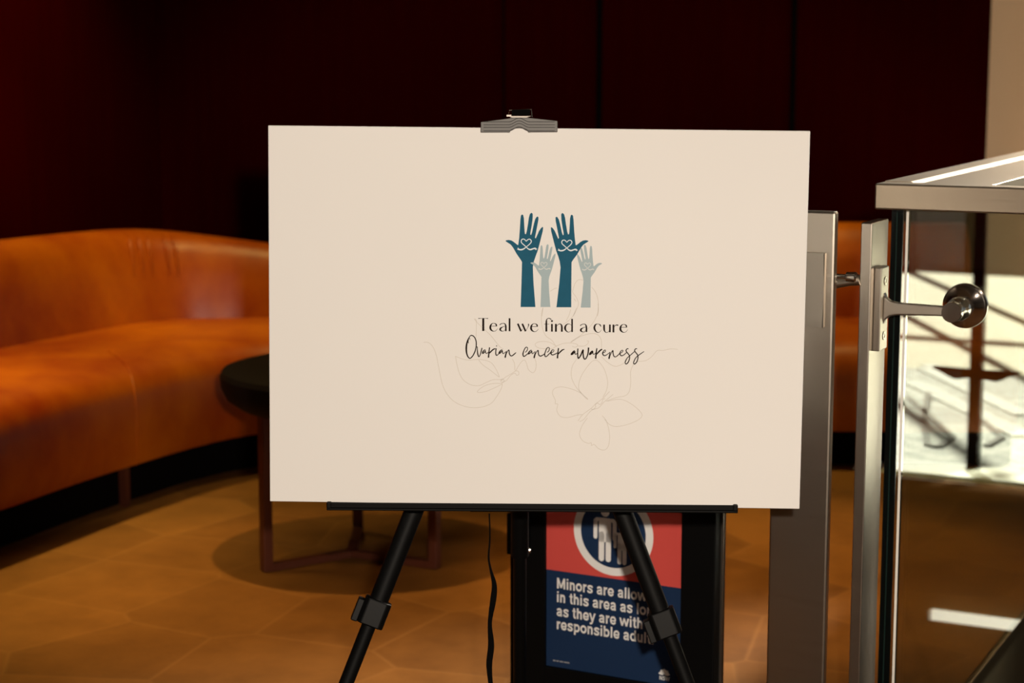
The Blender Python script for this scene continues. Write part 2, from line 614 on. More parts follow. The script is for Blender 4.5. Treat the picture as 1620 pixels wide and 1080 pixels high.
for (u0, v0), (u1, v1), w in (((1445, 605), (1620, 690), .045), ((1465, 583), (1620, 657), .04), ((1470, 578), (1540, 606), .04)):
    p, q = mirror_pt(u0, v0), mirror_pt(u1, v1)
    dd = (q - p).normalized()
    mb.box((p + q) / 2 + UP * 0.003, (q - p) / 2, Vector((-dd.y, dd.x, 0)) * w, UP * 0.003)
structure(mb.build('glare_lines', 'white_stone'))
mb = MB()  # thin dark strips drawn in for the mullions' shadow lines
for (u0, v0), (u1, v1), w in (((1440, 630), (1508, 692), .012), ((1508, 692), (1486, 708), .012), ((1555, 665), (1586, 692), .012),
                              ((1586, 692), (1562, 706), .012), ((1470, 622), (1462, 668), .012), ((1462, 668), (1468, 704), .012), ((1468, 704), (1486, 708), .012)):
    p, q = mirror_pt(u0, v0), mirror_pt(u1, v1)
    dd = (q - p).normalized()
    mb.box((p + q) / 2 + UP * 0.0035, (q - p) / 2, Vector((-dd.y, dd.x, 0)) * w, UP * 0.0035)
structure(mb.build('shadow_lines', 'shade_line'))

# balustrade post with two arms on the far edge of the stair well
VD = 6.22


def mirror_s(u, n):
    """s of the point at depth n that the side glass mirrors to picture column u"""
    h = (u - 810) / F * 1.012
    k = n / (h * NX.x + NX.y)
    return 2 * S0_REAL - (h * k * AX.x + k * AX.y)


hs_ = mirror_s(1548, VD)
hp = thing('balustrade_post', sn(hs_, VD, 0), 'dark slim balustrade post with two short arms, mirrored in the glass', 'post')
MB().box(sn(hs_, VD, 0.5), AX * 0.019, NX * 0.026, UP * 0.5).build('upright', 'plinth', hp, bevel=.003)
for sgn in (-1, 1):
    m = MB()
    m.prism([sn(hs_ + sgn * .02, VD - .02, .350), sn(hs_ + sgn * .145, VD - .02, .352), sn(hs_ + sgn * .07, VD - .02, .318), sn(hs_ + sgn * .02, VD - .02, .325)], NX * 0.04)
    m.build('arm', 'plinth', hp)
# strip on the stair well face, glow added for a bright bar
s_hi = mirror_s(1496, N1)
ls = MB().box(sn(s_hi - 1.0, N1 - 0.05, -0.448), AX * 1.0, NX * 0.012, UP * 0.016)
o = ls.build('bright_bar', 'bar_glow')
tag(o, 'long pale bar with added glow on the stairwell face, mirrored low in the glass', 'bright bar')

# ================================================================ SOFAS
def loft_sofa(root, back, front, hgt, thick_scale=1.0, seams=()):
    """back/front: matched plan curves of the seat's rear and front lines; hgt: backrest height at each sample"""
    n = len(back)
    seatprof = [(-.10, .14), (.97, .125), (.988, .16), (.997, .22), (1.0, .30), (.988, .352), (.955, .392), (.895, .418), (.80, .430), (.6, .436), (.25, .43), (.0, .42), (-.10, .41)]
    backprof = [(.03, .36), (.022, .42), (.0, .50), (-.03, .60), (-.065, .68), (-.105, .725), (-.15, .748), (-.20, .757),
                (-.26, .75), (-.31, .72), (-.34, .66), (-.35, .5), (-.35, .14), (-.12, .14)]

    def loft(prof, isback):
        m = MB()
        rings = []
        for i in range(n):
            b, f_ = Vector(back[i]), Vector(front[i])
            dv = (f_ - b)
            ring = []
            for w, z in prof:
                zz = z
                if isback and z > .42:
                    zz = .42 + (z - .42) * (hgt[i] - .42) / .337
                ring.append(Vector((b.x, b.y, 0)) + Vector((dv.x, dv.y, 0)) * w + UP * zz)
            rings.append(ring)
        k = len(prof)
        vs = [p for r in rings for p in r]
        fs = [(i * k + j, i * k + (j + 1) % k, (i + 1) * k + (j + 1) % k, (i + 1) * k + j) for i in range(n - 1) for j in range(k)]
        m.add(vs, fs, True)
        m.add(rings[0], [tuple(range(k))])
        m.add(rings[-1], [tuple(range(k))])
        return m

    loft(seatprof, False).build('seat', 'leather', root)
    loft(backprof, True).build('backrest', 'leather', root)
    pl = MB()
    rings = []
    for i in range(n):
        b, f_ = Vector(back[i]), Vector(front[i])
        dv = f_ - b
        rings.append([Vector((b.x, b.y, 0)) + Vector((dv.x, dv.y, 0)) * w + UP * z for w, z in ((-.3, .0), (.90, .0), (.90, .15), (-.3, .15))])
    vs = [p for r in rings for p in r]
    pl.add(vs, [(i * 4 + j, i * 4 + (j + 1) % 4, i * 4 + 4 + (j + 1) % 4, i * 4 + 4 + j) for i in range(n - 1) for j in range(4)])
    pl.add(rings[0], [(0, 1, 2, 3)])
    pl.add(rings[-1], [(0, 1, 2, 3)])
    pl.build('plinth', 'plinth', root)
    for i in seams:
        b, f_ = Vector(back[i]), Vector(front[i])
        dv = f_ - b
        pts = [Vector((b.x, b.y, 0)) + Vector((dv.x, dv.y, 0)) * (w + (.002 if w > .5 else 0)) + UP * (z + (.001 if 0 < w < .97 else 0))
               for w, z in catmull(seatprof[1:10], 3)]
        MB().tube(pts, .0028, 6).build('seam', 'leather', root)


ks = [
    # back x, back y, front x, front y, height
    (-3.15, 3.50, -2.32, 3.20, .757),
    (-2.60, 4.52, -1.86, 4.20, .757),
    (-2.10, 5.46, -1.48, 4.97, .757),
    (-1.68, 6.24, -1.26, 5.50, .757),
    (-1.50, 6.58, -1.13, 5.77, .752),
    (-1.36, 6.80, -1.02, 5.98, .745),
    (-1.22, 6.91, -.90, 6.15, .730),
    (-1.05, 6.94, -.76, 6.25, .708),
    (-.85, 6.95, -.60, 6.26, .680),
    (-.55, 6.95, -.42, 6.25, .640),
    (-.15, 6.95, -.12, 6.25, .600),
    (.05, 6.95, .05, 6.25, .580),
]
kk = catmull(ks, 5)
sf = thing('sofa', (-1.2, 6.0, 0), 'tan leather lounge sofa curving round the corner left of the easel', 'sofa')
fi = min(range(len(kk)), key=lambda i: abs(Vector((kk[i][2], kk[i][3], 0)).x / kk[i][3] - (216 - 810) / 3000 * 1.02))
loft_sofa(sf, [(k[0], k[1], 0) for k in kk], [(k[2], k[3], 0) for k in kk], [k[4] for k in kk], seams=(fi,))
for u, v in ((198, 800), (-60, 890)):
    p = atz(u, v, 0)
    MB().box(p + UP * 0.065, AX * 0.012, NX * 0.012, UP * 0.065).build('leg', 'copper', sf)
# folds in the corner of the backrest
for k, uu in enumerate((222, 236, 250, 268, 286)):
    i = min(range(len(kk)), key=lambda i: abs((810 + 3000 * kk[i][0] / (kk[i][1] + .1)) - uu))
    b, f_ = Vector((kk[i][0], kk[i][1], 0)), Vector((kk[i][2], kk[i][3], 0))
    dv = f_ - b
    kz = (kk[i][4] - .42) / .337
    pr = [(-.022, .60), (-.060, .68), (-.102, .727), (-.150, .750)]
    MB().tube([b + dv * (w + .002) + UP * (.42 + (z - .42) * kz + .000) for w, z in catmull(pr, 4)],
              [0.001 + .006 * math.sin(math.pi * j / 12) for j in range(13)], 8).build('crease', 'leather', sf)

sf2 = thing('sofa', (.95, 6.6, 0), 'tan leather sofa seen in the gaps between the steel posts', 'sofa')
k2 = []
for i in range(15):
    t = i / 14
    x = .22 + 1.46 * t
    k2.append((x, 6.95, x, 6.25))
loft_sofa(sf2, [(k[0], k[1], 0) for k in k2], [(k[2], k[3], 0) for k in k2], [.76] * len(k2), seams=(4,))

# ================================================================ ROUND TABLE
TC = Vector((-.445, 5.12, 0))
tb = thing('round_table', TC, 'low round black-topped table in front of the sofa, half hidden by the board', 'table')
MB().lathe(TC, UP, [(.0, .415), (.24, .418), (.30, .435), (.335, .46), (.35, .49), (.352, .52), (.345, .533), (.33, .538), (.0, .538)], 64).build('tabletop', 'tabletop', tb)
feet = [Vector((-.662, 4.97, 0)), Vector((-.21, 5.0, 0)), Vector((-.45, 5.40, 0))]
for q in feet:
    dv = (q - TC)
    dv.z = 0
    t = dv.normalized()
    s_ = Vector((-t.y, t.x, 0))
    leg = MB().box(q + UP * .217, t * .013, s_ * .015, UP * .214)
    leg.build('leg', 'copper', tb, bevel=.002)
    MB().box((q + TC) / 2 + UP * .012, dv / 2, s_ * .014, UP * .0095).build('foot_bar', 'copper', tb)

# ================================================================ BOARD
BC = Vector((0.03796, 2.94745, 0.97011))
yaw, lean, roll = -0.02119, 0.03225, -0.00951
ux = Vector((math.cos(yaw), math.sin(yaw), 0))
nn = Vector((-math.sin(yaw), math.cos(yaw), 0))
uz = UP * math.cos(lean) + nn * math.sin(lean)
BX = ux * math.cos(roll) + uz * math.sin(roll)
BZ = -ux * math.sin(roll) + uz * math.cos(roll)
BN = BX.cross(BZ)           # into the scene or out of it
if BN.y > 0:
    BN = -BN
BN.normalize()              # towards the viewer
bl = BC - BZ * .297
board = thing('display_board', bl, 'large cream-white foam board with teal hands and lettering, standing on the easel', 'sign board')
hw, hh = .4205, .2973
prof = []
MB().box(BC - BN * 0.0025, BX * hw, BN * 0.0025, BZ * hh).build('panel', 'board', board, bevel=.0012)


def bp(u, v, lay):
    return hit(u, v, BC, BN) + BN * lay


def stroke(mb, pts, lay, mapf, smooth=5, scale=1.0):
    """ribbon through (x, y, width) points; mapf turns (x, y) into pixel coordinates"""
    P = catmull(pts, smooth) if smooth > 1 else pts
    L, R = [], []
    n = len(P)
    for i, (x, y, w) in enumerate(P):
        x0, y0 = P[max(i - 1, 0)][:2]
        x1, y1 = P[min(i + 1, n - 1)][:2]
        dx, dy = x1 - x0, y1 - y0
        l = math.hypot(dx, dy) or 1
        w = max(w, .5) * scale
        ox, oy = -dy / l * w / 2, dx / l * w / 2
        L.append(bp(*mapf(x + ox, y + oy), lay))
        R.append(bp(*mapf(x - ox, y - oy), lay))
    vs = L + R
    mb.add(vs, [(i, i + 1, n + i + 1, n + i) for i in range(n - 1)])


def polyfill(mb, loop, lay):
    vs = [bp(u, v, lay) for u, v in loop]
    mb.add(vs, [tuple(range(len(vs)))])


def art(name, mb, mat, parent=board):
    """triangulated flat print"""
    o = mb.build(name, mat, parent)
    bm = bmesh.new()
    bm.from_mesh(o.data)
    big = [f for f in bm.faces if len(f.verts) > 4]
    if big:
        bmesh.ops.triangulate(bm, faces=big)
    bm.to_mesh(o.data)
    bm.free()
    return o


# hand outline, in the 12x magnified frame of the left hand
hand12 = [(430, 1010), (400, 960), (330, 860), (290, 790), (262, 740), (215, 680), (170, 650), (120, 618), (122, 602), (170, 592), (220, 600), (262, 622),
          (300, 652), (340, 684), (358, 688), (365, 640), (375, 560), (388, 400), (400, 200), (410, 130), (430, 108), (452, 120), (466, 180), (475, 350),
          (480, 440), (488, 480), (502, 484), (518, 440), (545, 280), (560, 170), (580, 100), (612, 75), (634, 100), (632, 190), (612, 330), (590, 450),
          (588, 490), (602, 500), (620, 450), (660, 270), (680, 200), (705, 158), (728, 147), (743, 165), (740, 220), (715, 350), (690, 480), (676, 550),
          (690, 566), (720, 500), (755, 420), (790, 370), (818, 345), (832, 357), (825, 420), (800, 520), (760, 680), (730, 790), (690, 900), (655, 1000)]
handL = [(790 + x / 12, 330 + y / 12) for x, y in hand12]


def r1(x, y):
    return (780 + x / 5.683, 310 + y / 5.683)


handL += [r1(358, 640), r1(364, 780), r1(381, 997), r1(248, 997), r1(255, 800), r1(260, 610)]
# in zoom-1 units for the others
hz = [((u - 780) * 5.683, (v - 310) * 5.683) for u, v in handL]
handR = []
for x, y in hz:
    sh = 0 if y < 560 else -17 * min(1, (y - 560) / 440) - 2
    handR.append(r1(970 - x + sh, y + 2))
smallL = [r1(338 + (x - 115) * .667, 432 + (y - 150) * .667) for x, y in hz]
hr = [((u - 780) * 5.683, (v - 310) * 5.683) for u, v in handR]
smallR = [r1(977 + (x - 853) * .667, 436 + (y - 150) * .667) for x, y in hr]

m = MB(); polyfill(m, handL, .0004); o = art('printed_hand', m, 'teal')
m = MB(); polyfill(m, handR, .0006); art('printed_hand', m, 'teal')
m = MB(); polyfill(m, smallL, .0005); art('printed_hand', m, 'grey')['label'] = 'small grey-green printed hand'
m = MB(); polyfill(m, smallR, .0003); art('printed_hand', m, 'grey')['label'] = 'small grey-green printed hand'

heart = [
    [(340, 772, 6), (352, 768, 20), (400, 778, 26), (450, 768, 24), (490, 742, 18), (515, 722, 15), (560, 685, 16), (598, 645, 17), (606, 612, 17), (585, 582, 17),
     (552, 580, 16), (526, 600, 15), (511, 620, 14)],
    [(511, 620, 14), (495, 600, 15), (470, 578, 16), (438, 578, 17), (416, 602, 17), (420, 642, 17), (460, 682, 16), (510, 725, 15), (545, 760, 20), (590, 775, 26),
     (640, 760, 24), (680, 752, 26), (705, 768, 14), (720, 762, 4)],
    [(345, 738, 4), (362, 752, 12), (372, 765, 16)],
    [(680, 760, 20), (692, 778, 10), (696, 788, 3)],
]


def h_big(x, y):
    return (790 + x / 12, 330 + y / 12)


def h_right(x, y):
    return (790 + x / 12 + 64.2, 330 + y / 12 + 1.6)


def h_smallL(x, y):
    u, v = h_big(x, y)
    X, Y = (u - 780) * 5.683, (v - 310) * 5.683
    return r1(338 + (X - 115) * .62 + 6, 432 + (Y - 150) * .667 + 5)


def h_smallR(x, y):
    u, v = h_smallL(x, y)
    return (u + 69, v + 1.0)


for mp_, lay, mt in ((h_big, .0008, 'print_white'), (h_right, .0010, 'print_white'), (h_smallL, .0009, 'print_grey_white'), (h_smallR, .0007, 'print_grey_white')):
    m = MB()
    for s_ in heart:
        stroke(m, s_, lay, mp_, 4)
    art('heart_ribbon', m, mt)


# display lettering: Teal we find a cure
def z1(x, y):
    return (750 + x / 12.46, 495 + y / 12.46)


def z2(x, y):
    return (870 + x / 12.46, 495 + y / 12.46)


E_ = [[(330, 257, 8), (455, 257, 8)],
      [(440, 257, 12), (440, 235, 26), (425, 212, 16), (385, 199, 8), (350, 212, 16), (325, 250, 30), (322, 300, 34), (345, 338, 24), (390, 358, 9), (430, 345, 7), (468, 302, 4)]]
A_ = [[(505, 234, 14), (530, 212, 12), (575, 200, 9), (606, 210, 16), (624, 245, 26), (627, 300, 28), (627, 356, 28)],
      [(612, 258, 6), (565, 272, 10), (525, 298, 28), (515, 325, 30), (535, 348, 18), (570, 357, 8), (595, 345, 6), (610, 325, 5)]]


def off(strokes, dx, dy):
    return [[(x + dx, y + dy, w) for x, y, w in s_] for s_ in strokes]


L1 = [[(85, 105, 14), (110, 105, 9), (150, 102, 5), (215, 102, 5), (250, 105, 9), (276, 105, 14)], [(182, 98, 36), (182, 352, 38)],
      [(700, 100, 30), (700, 357, 30)],
      [(862, 208, 30), (928, 358, 30)], [(928, 358, 8), (962, 305, 5)], [(950, 208, 30), (1016, 358, 30)],
      [(1016, 358, 8), (1055, 290, 6), (1076, 240, 16), (1070, 212, 20)],
      [(1425, 362, 32), (1425, 190, 30), (1430, 135, 18), (1452, 107, 10), (1485, 103, 12), (1522, 126, 18)], [(1380, 217, 6), (1482, 217, 6)],
      [(1535, 212, 30), (1535, 365, 30)], [(1512, 156, 3), (1535, 156, 42), (1558, 156, 3)]]
L1 += E_ + A_ + off(E_, 803, 8)
L2 = [[(118, 212, 34), (118, 367, 34)], [(135, 255, 6), (165, 222, 10), (200, 213, 14), (226, 235, 24), (235, 270, 30), (235, 367, 32)],
      [(425, 240, 5), (385, 214, 8), (340, 220, 16), (305, 258, 30), (300, 305, 34), (318, 345, 22), (360, 374, 10), (400, 362, 7), (425, 335, 6)], [(437, 112, 28), (437, 372, 28)],
      [(1005, 268, 8), (992, 235, 18), (965, 218, 9), (935, 213, 8), (895, 232, 24), (876, 280, 32), (884, 325, 30), (910, 362, 18), (950, 382, 9), (990, 362, 6), (1015, 325, 4)],
      [(1067, 225, 30), (1069, 320, 30), (1082, 360, 18), (1110, 382, 9), (1142, 374, 7), (1168, 348, 6)], [(1182, 225, 30), (1182, 377, 30)],
      [(1252, 225, 32), (1252, 380, 32)], [(1268, 268, 6), (1290, 240, 10), (1320, 234, 18), (1346, 240, 20)]]
L2 += off(A_, 93, 15) + off(E_, 1068, 22)
m = MB()
for s_ in L1:
    stroke(m, s_, .0012, z1, 1 if len(s_) <= 3 else 4, 1.12)
for s_ in L2:
    stroke(m, s_, .0012, z2, 1 if len(s_) <= 3 else 4, 1.12)
art('printed_lettering', m, 'ink')


# handwriting: Ovarian cancer awareness
def w1(x, y):
    return (730 + x / 16.2, 520 + y / 16.2)


def w2(x, y):
    return (820 + x / 16.2, 520 + y / 16.2)


def w3(x, y):
    return (900 + x / 12.96, 520 + y / 12.96)


H1 = [
    [(187, 370, 8), (172, 330, 16), (180, 270, 18), (205, 205, 16), (235, 172, 18), (265, 165, 20), (310, 185, 20), (352, 240, 20), (378, 320, 22), (382, 420, 22), (368, 510, 22), (338, 600, 22),
     (290, 690, 22), (240, 745, 20), (205, 748, 20), (160, 695, 24), (132, 600, 30), (126, 490, 34), (136, 390, 32), (160, 300, 26), (192, 225, 14), (210, 232, 10), (222, 280, 8)],
    [(392, 470, 12), (407, 460, 14), (410, 560, 20), (424, 660, 24), (448, 712, 18), (482, 660, 18), (508, 570, 22), (528, 485, 22)],
    [(618, 560, 16), (600, 532, 14), (562, 570, 26), (542, 618, 24), (565, 622, 20), (602, 582, 20), (614, 560, 14), (622, 605, 18), (645, 628, 14), (690, 600, 14)],
    [(722, 470, 22), (706, 600, 24), (694, 735, 30)], [(700, 640, 18), (760, 575, 26), (820, 522, 24), (872, 505, 18)],
    [(893, 432, 20), (913, 438, 20)],
    [(893, 495, 22), (880, 590, 20), (888, 660, 22), (912, 674, 18), (960, 635, 14)],
    [(1050, 560, 14), (1035, 532, 14), (992, 570, 26), (964, 622, 26), (1000, 612, 20), (1045, 562, 18), (1056, 612, 18), (1080, 630, 14), (1140, 580, 12)],
    [(1158, 560, 10), (1140, 640, 22), (1122, 730, 30), (1150, 640, 14), (1190, 562, 16), (1215, 540, 20), (1224, 575, 20), (1232, 640, 22), (1262, 685, 20), (1300, 686, 20), (1350, 648, 22), (1402, 603, 14)]]
H2 = [
    [(172, 592, 14), (192, 590, 14), (225, 550, 16), (240, 495, 14), (212, 464, 16), (175, 492, 18), (140, 562, 20), (120, 640, 24), (132, 694, 22), (162, 698, 20), (220, 652, 18), (270, 615, 14)],
    [(345, 565, 14), (325, 542, 14), (278, 590, 26), (256, 638, 24), (298, 622, 20), (345, 568, 18), (348, 615, 18), (372, 630, 14), (420, 580, 12)],
    [(440, 570, 10), (425, 640, 20), (405, 738, 30), (440, 640, 14), (480, 572, 16), (508, 550, 20), (514, 600, 20), (522, 660, 22), (560, 695, 20), (610, 680, 20), (675, 638, 16)],
    [(735, 595, 14), (755, 590, 14), (788, 550, 16), (795, 490, 14), (760, 472, 14), (722, 510, 18), (692, 590, 20), (675, 650, 22), (690, 702, 20), (722, 705, 18), (780, 650, 20), (832, 600, 16)],
    [(832, 612, 14), (880, 595, 14), (910, 562, 14), (903, 532, 12), (870, 538, 16), (840, 590, 24), (842, 640, 24), (875, 665, 20), (930, 650, 18), (1000, 612, 18)],
    [(1030, 490, 24), (1016, 600, 24), (1002, 752, 32)], [(1010, 655, 18), (1070, 592, 26), (1130, 538, 24), (1184, 520, 14)]]
H3 = [
    [(125, 462, 12), (107, 447, 12), (68, 490, 20), (50, 522, 20), (84, 510, 16), (120, 462, 14), (122, 500, 14), (142, 520, 10), (180, 490, 10)],
    [(184, 400, 16), (180, 500, 16), (191, 602, 18), (240, 545, 18), (275, 462, 20), (294, 430, 18), (291, 500, 18), (304, 590, 18), (330, 618, 16), (365, 580, 16), (394, 490, 18), (403, 380, 20)],
    [(492, 465, 12), (477, 450, 12), (440, 490, 20), (424, 523, 18), (460, 506, 16), (490, 464, 14), (492, 502, 12), (515, 520, 10), (550, 490, 10)],
    [(573, 395, 16), (560, 490, 18), (548, 607, 22)], [(555, 532, 12), (600, 482, 20), (650, 432, 20), (685, 416, 12)],
    [(690, 492, 10), (735, 475, 10), (752, 446, 10), (735, 431, 10), (706, 460, 12), (691, 500, 16), (711, 540, 14), (750, 542, 12), (800, 512, 10), (842, 478, 10)],
    [(848, 470, 8), (835, 530, 14), (822, 607, 20), (850, 530, 10), (884, 462, 12), (902, 445, 16), (906, 500, 14), (925, 560, 14), (960, 570, 12), (1000, 543, 12), (1042, 500, 12)],
    [(1042, 502, 10), (1085, 480, 10), (1108, 451, 10), (1091, 436, 10), (1057, 465, 12), (1046, 510, 14), (1071, 546, 14), (1110, 541, 12), (1150, 512, 12), (1182, 482, 10)],
    [(1222, 406, 10), (1192, 407, 12), (1171, 442, 14), (1192, 482, 14), (1231, 530, 14), (1245, 590, 14), (1222, 670, 14), (1182, 716, 14), (1156, 705, 12), (1158, 665, 14), (1192, 600, 12), (1240, 556, 12), (1300, 502, 12), (1352, 458, 10)],
    [(1398, 406, 10), (1367, 407, 12), (1346, 446, 14), (1376, 490, 14), (1411, 540, 14), (1413, 610, 14), (1387, 680, 14), (1346, 719, 14), (1326, 700, 12), (1337, 656, 14), (1370, 592, 12), (1420, 546, 12), (1480, 502, 12), (1542, 460, 8)]]
m = MB()
for hs, mp_, sc in ((H1, w1, 1.0), (H2, w2, 1.0), (H3, w3, 1.15)):
    for s_ in hs:
        stroke(m, s_, .0014, mp_, 5 if len(s_) > 2 else 1, sc * 1.28)
art('printed_handwriting', m, 'ink')


# faint one-line butterflies
def r3(x, y):
    return (660 + x / 4.32, 480 + y / 4.32)


def r2(x, y):
    return (720 + x / 4.319, 480 + y / 4.319)


def r7(x, y):
    return (830 + x / 9, 380 + y / 9)


BL3 = [
    [(45, 265), (75, 266), (105, 292), (130, 350), (150, 450), (175, 560), (215, 632), (270, 680), (350, 708), (430, 709), (500, 685), (540, 640), (575, 580), (582, 545)],
    [(260, 360), (300, 375), (350, 386), (430, 382), (500, 400), (540, 450), (562, 502)],
    [(420, 385), (450, 420), (500, 455), (560, 503)],
    [(262, 362), (280, 450), (310, 515), (360, 552), (420, 561), (470, 540), (520, 520), (580, 520)],
    [(578, 546), (520, 546), (460, 562), (415, 595), (420, 608), (470, 600), (530, 575), (580, 550)],
    [(575, 528), (600, 505), (650, 475), (675, 455), (690, 430), (715, 395), (735, 386), (748, 410), (760, 450), (790, 472), (810, 448), (812, 400), (800, 370)],
    [(580, 538), (610, 525), (640, 490), (668, 475), (680, 490), (695, 482), (690, 462), (670, 460)],
    [(572, 520), (585, 515), (595, 528), (585, 540), (572, 535), (572, 520)],
    [(667, 455), (665, 410), (650, 378)],
    [(402, 235), (404, 120), (392, 108), (430, 150), (500, 215), (560, 290), (590, 312)]]
BL2 = [
    [(600, 30), (590, 80), (595, 160), (620, 220), (660, 250), (688, 290)],
    [(690, 290), (640, 263), (580, 260), (548, 275), (560, 298), (600, 308), (660, 308), (690, 292), (740, 272), (800, 270), (838, 282), (822, 298), (800, 292)],
    [(790, 262), (850, 227), (920, 206), (970, 210), (998, 248), (1000, 320)],
    [(790, 266), (860, 215), (910, 170), (950, 120), (975, 60), (978, 0)],
    [(840, 290), (880, 290), (905, 275), (912, 257), (900, 255)],
    [(1000, 362), (1040, 400), (1090, 428), (1140, 415), (1180, 380)],
    [(1245, 395), (1300, 390), (1340, 365), (1380, 322), (1420, 320), (1470, 310), (1522, 312)],
    [(830, 380), (800, 430), (795, 500), (820, 560), (860, 610), (900, 650), (905, 650), (880, 630), (848, 590), (847, 540), (870, 480), (920, 410), (950, 388), (980, 395), (1020, 450), (1042, 530), (1035, 590), (1010, 640)],
    [(862, 612), (800, 585), (730, 569), (680, 580), (665, 612), (685, 660), (684, 684), (702, 688), (695, 730), (720, 770), (770, 778), (830, 762), (870, 758)],
    [(840, 802), (870, 760), (930, 715), (960, 685), (1000, 655), (1020, 638), (1055, 600)],
    [(850, 806), (880, 790), (930, 730), (980, 712), (1020, 670), (1080, 620)],
    [(930, 720), (945, 722), (960, 705), (958, 690), (975, 680), (990, 690), (1005, 672), (1010, 655), (1025, 650)],
    [(1040, 667), (1100, 655), (1150, 658), (1210, 690), (1260, 732), (1278, 765), (1250, 795), (1180, 825), (1100, 840), (1050, 822), (1020, 782), (1005, 765)],
    [(1030, 667), (1100, 642), (1160, 630), (1190, 600), (1200, 540), (1200, 460), (1222, 412)],
    [(905, 780), (870, 830), (850, 890), (870, 935), (910, 955), (930, 950), (932, 970), (950, 962), (980, 990), (1020, 1000), (1048, 970), (1056, 900), (1040, 820), (1022, 790)],
    [(830, 30), (805, 85), (765, 125), (740, 140)], [(790, 40), (778, 80), (760, 115)]]
BL7 = [[(365, 725), (420, 690), (462, 678)], [(832, 567), (770, 560), (720, 610), (690, 700), (685, 740), (740, 820), (766, 900), (742, 980), (690, 1080)],
       [(262, 955), (246, 1080)], [(955, 665), (1010, 740), (1045, 850), (1050, 1000), (1035, 1080)], [(700, 830), (735, 870)]]
m = MB()
for L_, mp_, k in ((BL3, r3, 4.32), (BL2, r2, 4.32), (BL7, r7, 9.0)):
    for s_ in L_:
        stroke(m, [(x, y, .85 * k) for x, y in s_], .0002, mp_, 5)
art('printed_butterflies', m, 'line')

# ================================================================ CLIP on the top edge
CP = hit(821, 203, BC, BN)
clip = thing('bulldog_clip', CP, 'dark ribbed spring clip gripping the middle of the board\'s top edge', 'clip')
pxm = 2.99 / F      # metres per pixel at the board


def cpt(u, v, lay=0.012):
    """point of the clip's front face, u and v in 10x magnified pixels of (740,150)"""
    return hit(740 + u / 10.125, 150 + v / 10.125, BC, BN) + BN * lay


def arch(x, base, top):
    """lower outline with the round notch in the middle"""
    d_ = abs(x - 825) / 150
    return base if d_ >= 1 else base - (base - top) * math.sqrt(max(0, 1 - d_ ** 1.8)) ** 1.0


xs = [212] + [260 + i * 40 for i in range(10)] + [675 + i * 15 for i in range(21)] + [1015 + i * 40 for i in range(10)] + [1438]
low = [(x, 600 - (x - 212) * .005 if abs(x - 825) > 150 else arch(x, 600, 530)) for x in xs]
top = [(1438, 415), (1040, 372), (940, 362), (720, 362), (640, 378), (212, 432)]
loop = [cpt(x, y) for x, y in low] + [cpt(x, y) for x, y in top]
m = MB().prism(loop, -BN * 0.007)
o = m.build('front_jaw', 'clip', clip, bevel=.0008)
m = MB().prism([p - BN * .019 for p in loop], -BN * 0.007)
m.build('rear_jaw', 'clip', clip, bevel=.0008)
for k, dy in enumerate((16, 70, 112, 158)):
    pts = []
    for x in [255 + i * 12 for i in range(97)]:
        if x > 1400:
            break
        d_ = abs(x - 825) / 165
        y = 590 - dy
        rise = 62 * (0.5 + 0.5 * math.cos(math.pi * min(1, d_))) if d_ < 1 else 0
        pts.append(cpt(x, y - rise, .0124))
    MB().tube(pts, .00050, 6).build('rib_groove', 'clip_dark', clip)
m = MB()
m.prism([cpt(640, 335, .010), cpt(1025, 335, .010), cpt(940, 375, .010), cpt(710, 375, .010)], -BN * .022)
m.build('spring_plate', 'dull_steel', clip, bevel=.001)
m = MB()
m.tube([cpt(650, 338, .010), cpt(655, 300, .004), cpt(660, 245, -.004), cpt(1020, 232, -.004), cpt(1022, 300, .004), cpt(1035, 350, .010)], .0009, 8)
m.build('wire_lever', 'chrome', clip)
m = MB().prism([cpt(705, 240, .000), cpt(1000, 232, .000), cpt(1000, 325, .006), cpt(705, 330, .006)], -BN * .002)
m.build('lever_plate', 'black_gloss', clip)
m = MB().prism([cpt(625, 320, .012), cpt(700, 318, .012), cpt(700, 345, .012), cpt(625, 348, .012)], -BN * .004)
m.build('lever_tab', 'dull_steel', clip)

# ================================================================ EASEL
EB = Vector((.03, 3.0, 0))
ea = thing('easel', EB, 'black folding tripod easel holding the white board', 'easel')
APEX = at(823, 379, 3.14)
# tray under the board: plate behind and a lip in front
tl, tr = hit(517, 798, BC, BN), hit(1167, 802.5, BC, BN)
tdir = (tr - tl).normalized()
tup = BN.cross(tdir)
if tup.z < 0:
    tup = -tup
tc_ = (tl + tr) / 2
thw = (tr - tl).length / 2
m = MB()
m.box(tc_ + BN * 0.0035, tdir * thw, BN * .0015, tup * .0045)
m.box(tc_ - BN * 0.008 - tup * .0065, tdir * thw, BN * .013, tup * .0018)
m.box(tc_ - BN * 0.020 + tup * .004, tdir * thw, BN * .0015, tup * .012)
m.build('tray', 'black', ea, bevel=.0012)
for sgn in (-1, 1):
    m = MB().box(tc_ + tdir * sgn * (thw - .004) - BN * .007, tdir * .004, BN * .0135, tup * .0055)
    m.build('end_cap', 'black_gloss', ea, bevel=.002)
# hub block and mast
MB().tube([APEX + UP * .0, Vector((APEX.x, 3.06, 1.262))], .010, 14).build('mast', 'black', ea)
MB().lathe(APEX - UP * .06, UP, [(.0, 0), (.030, .0), (.034, .01), (.034, .07), (.026, .09), (.0, .09)], 24).build('hub', 'black_gloss', ea)
m = MB()
m.box(Vector((tc_.x, 3.02, tc_.z - .012)), Vector((.10, 0, 0)), Vector((0, .05, 0)), Vector((0, 0, .006)))
m.build('tray_bracket', 'black', ea, bevel=.003)


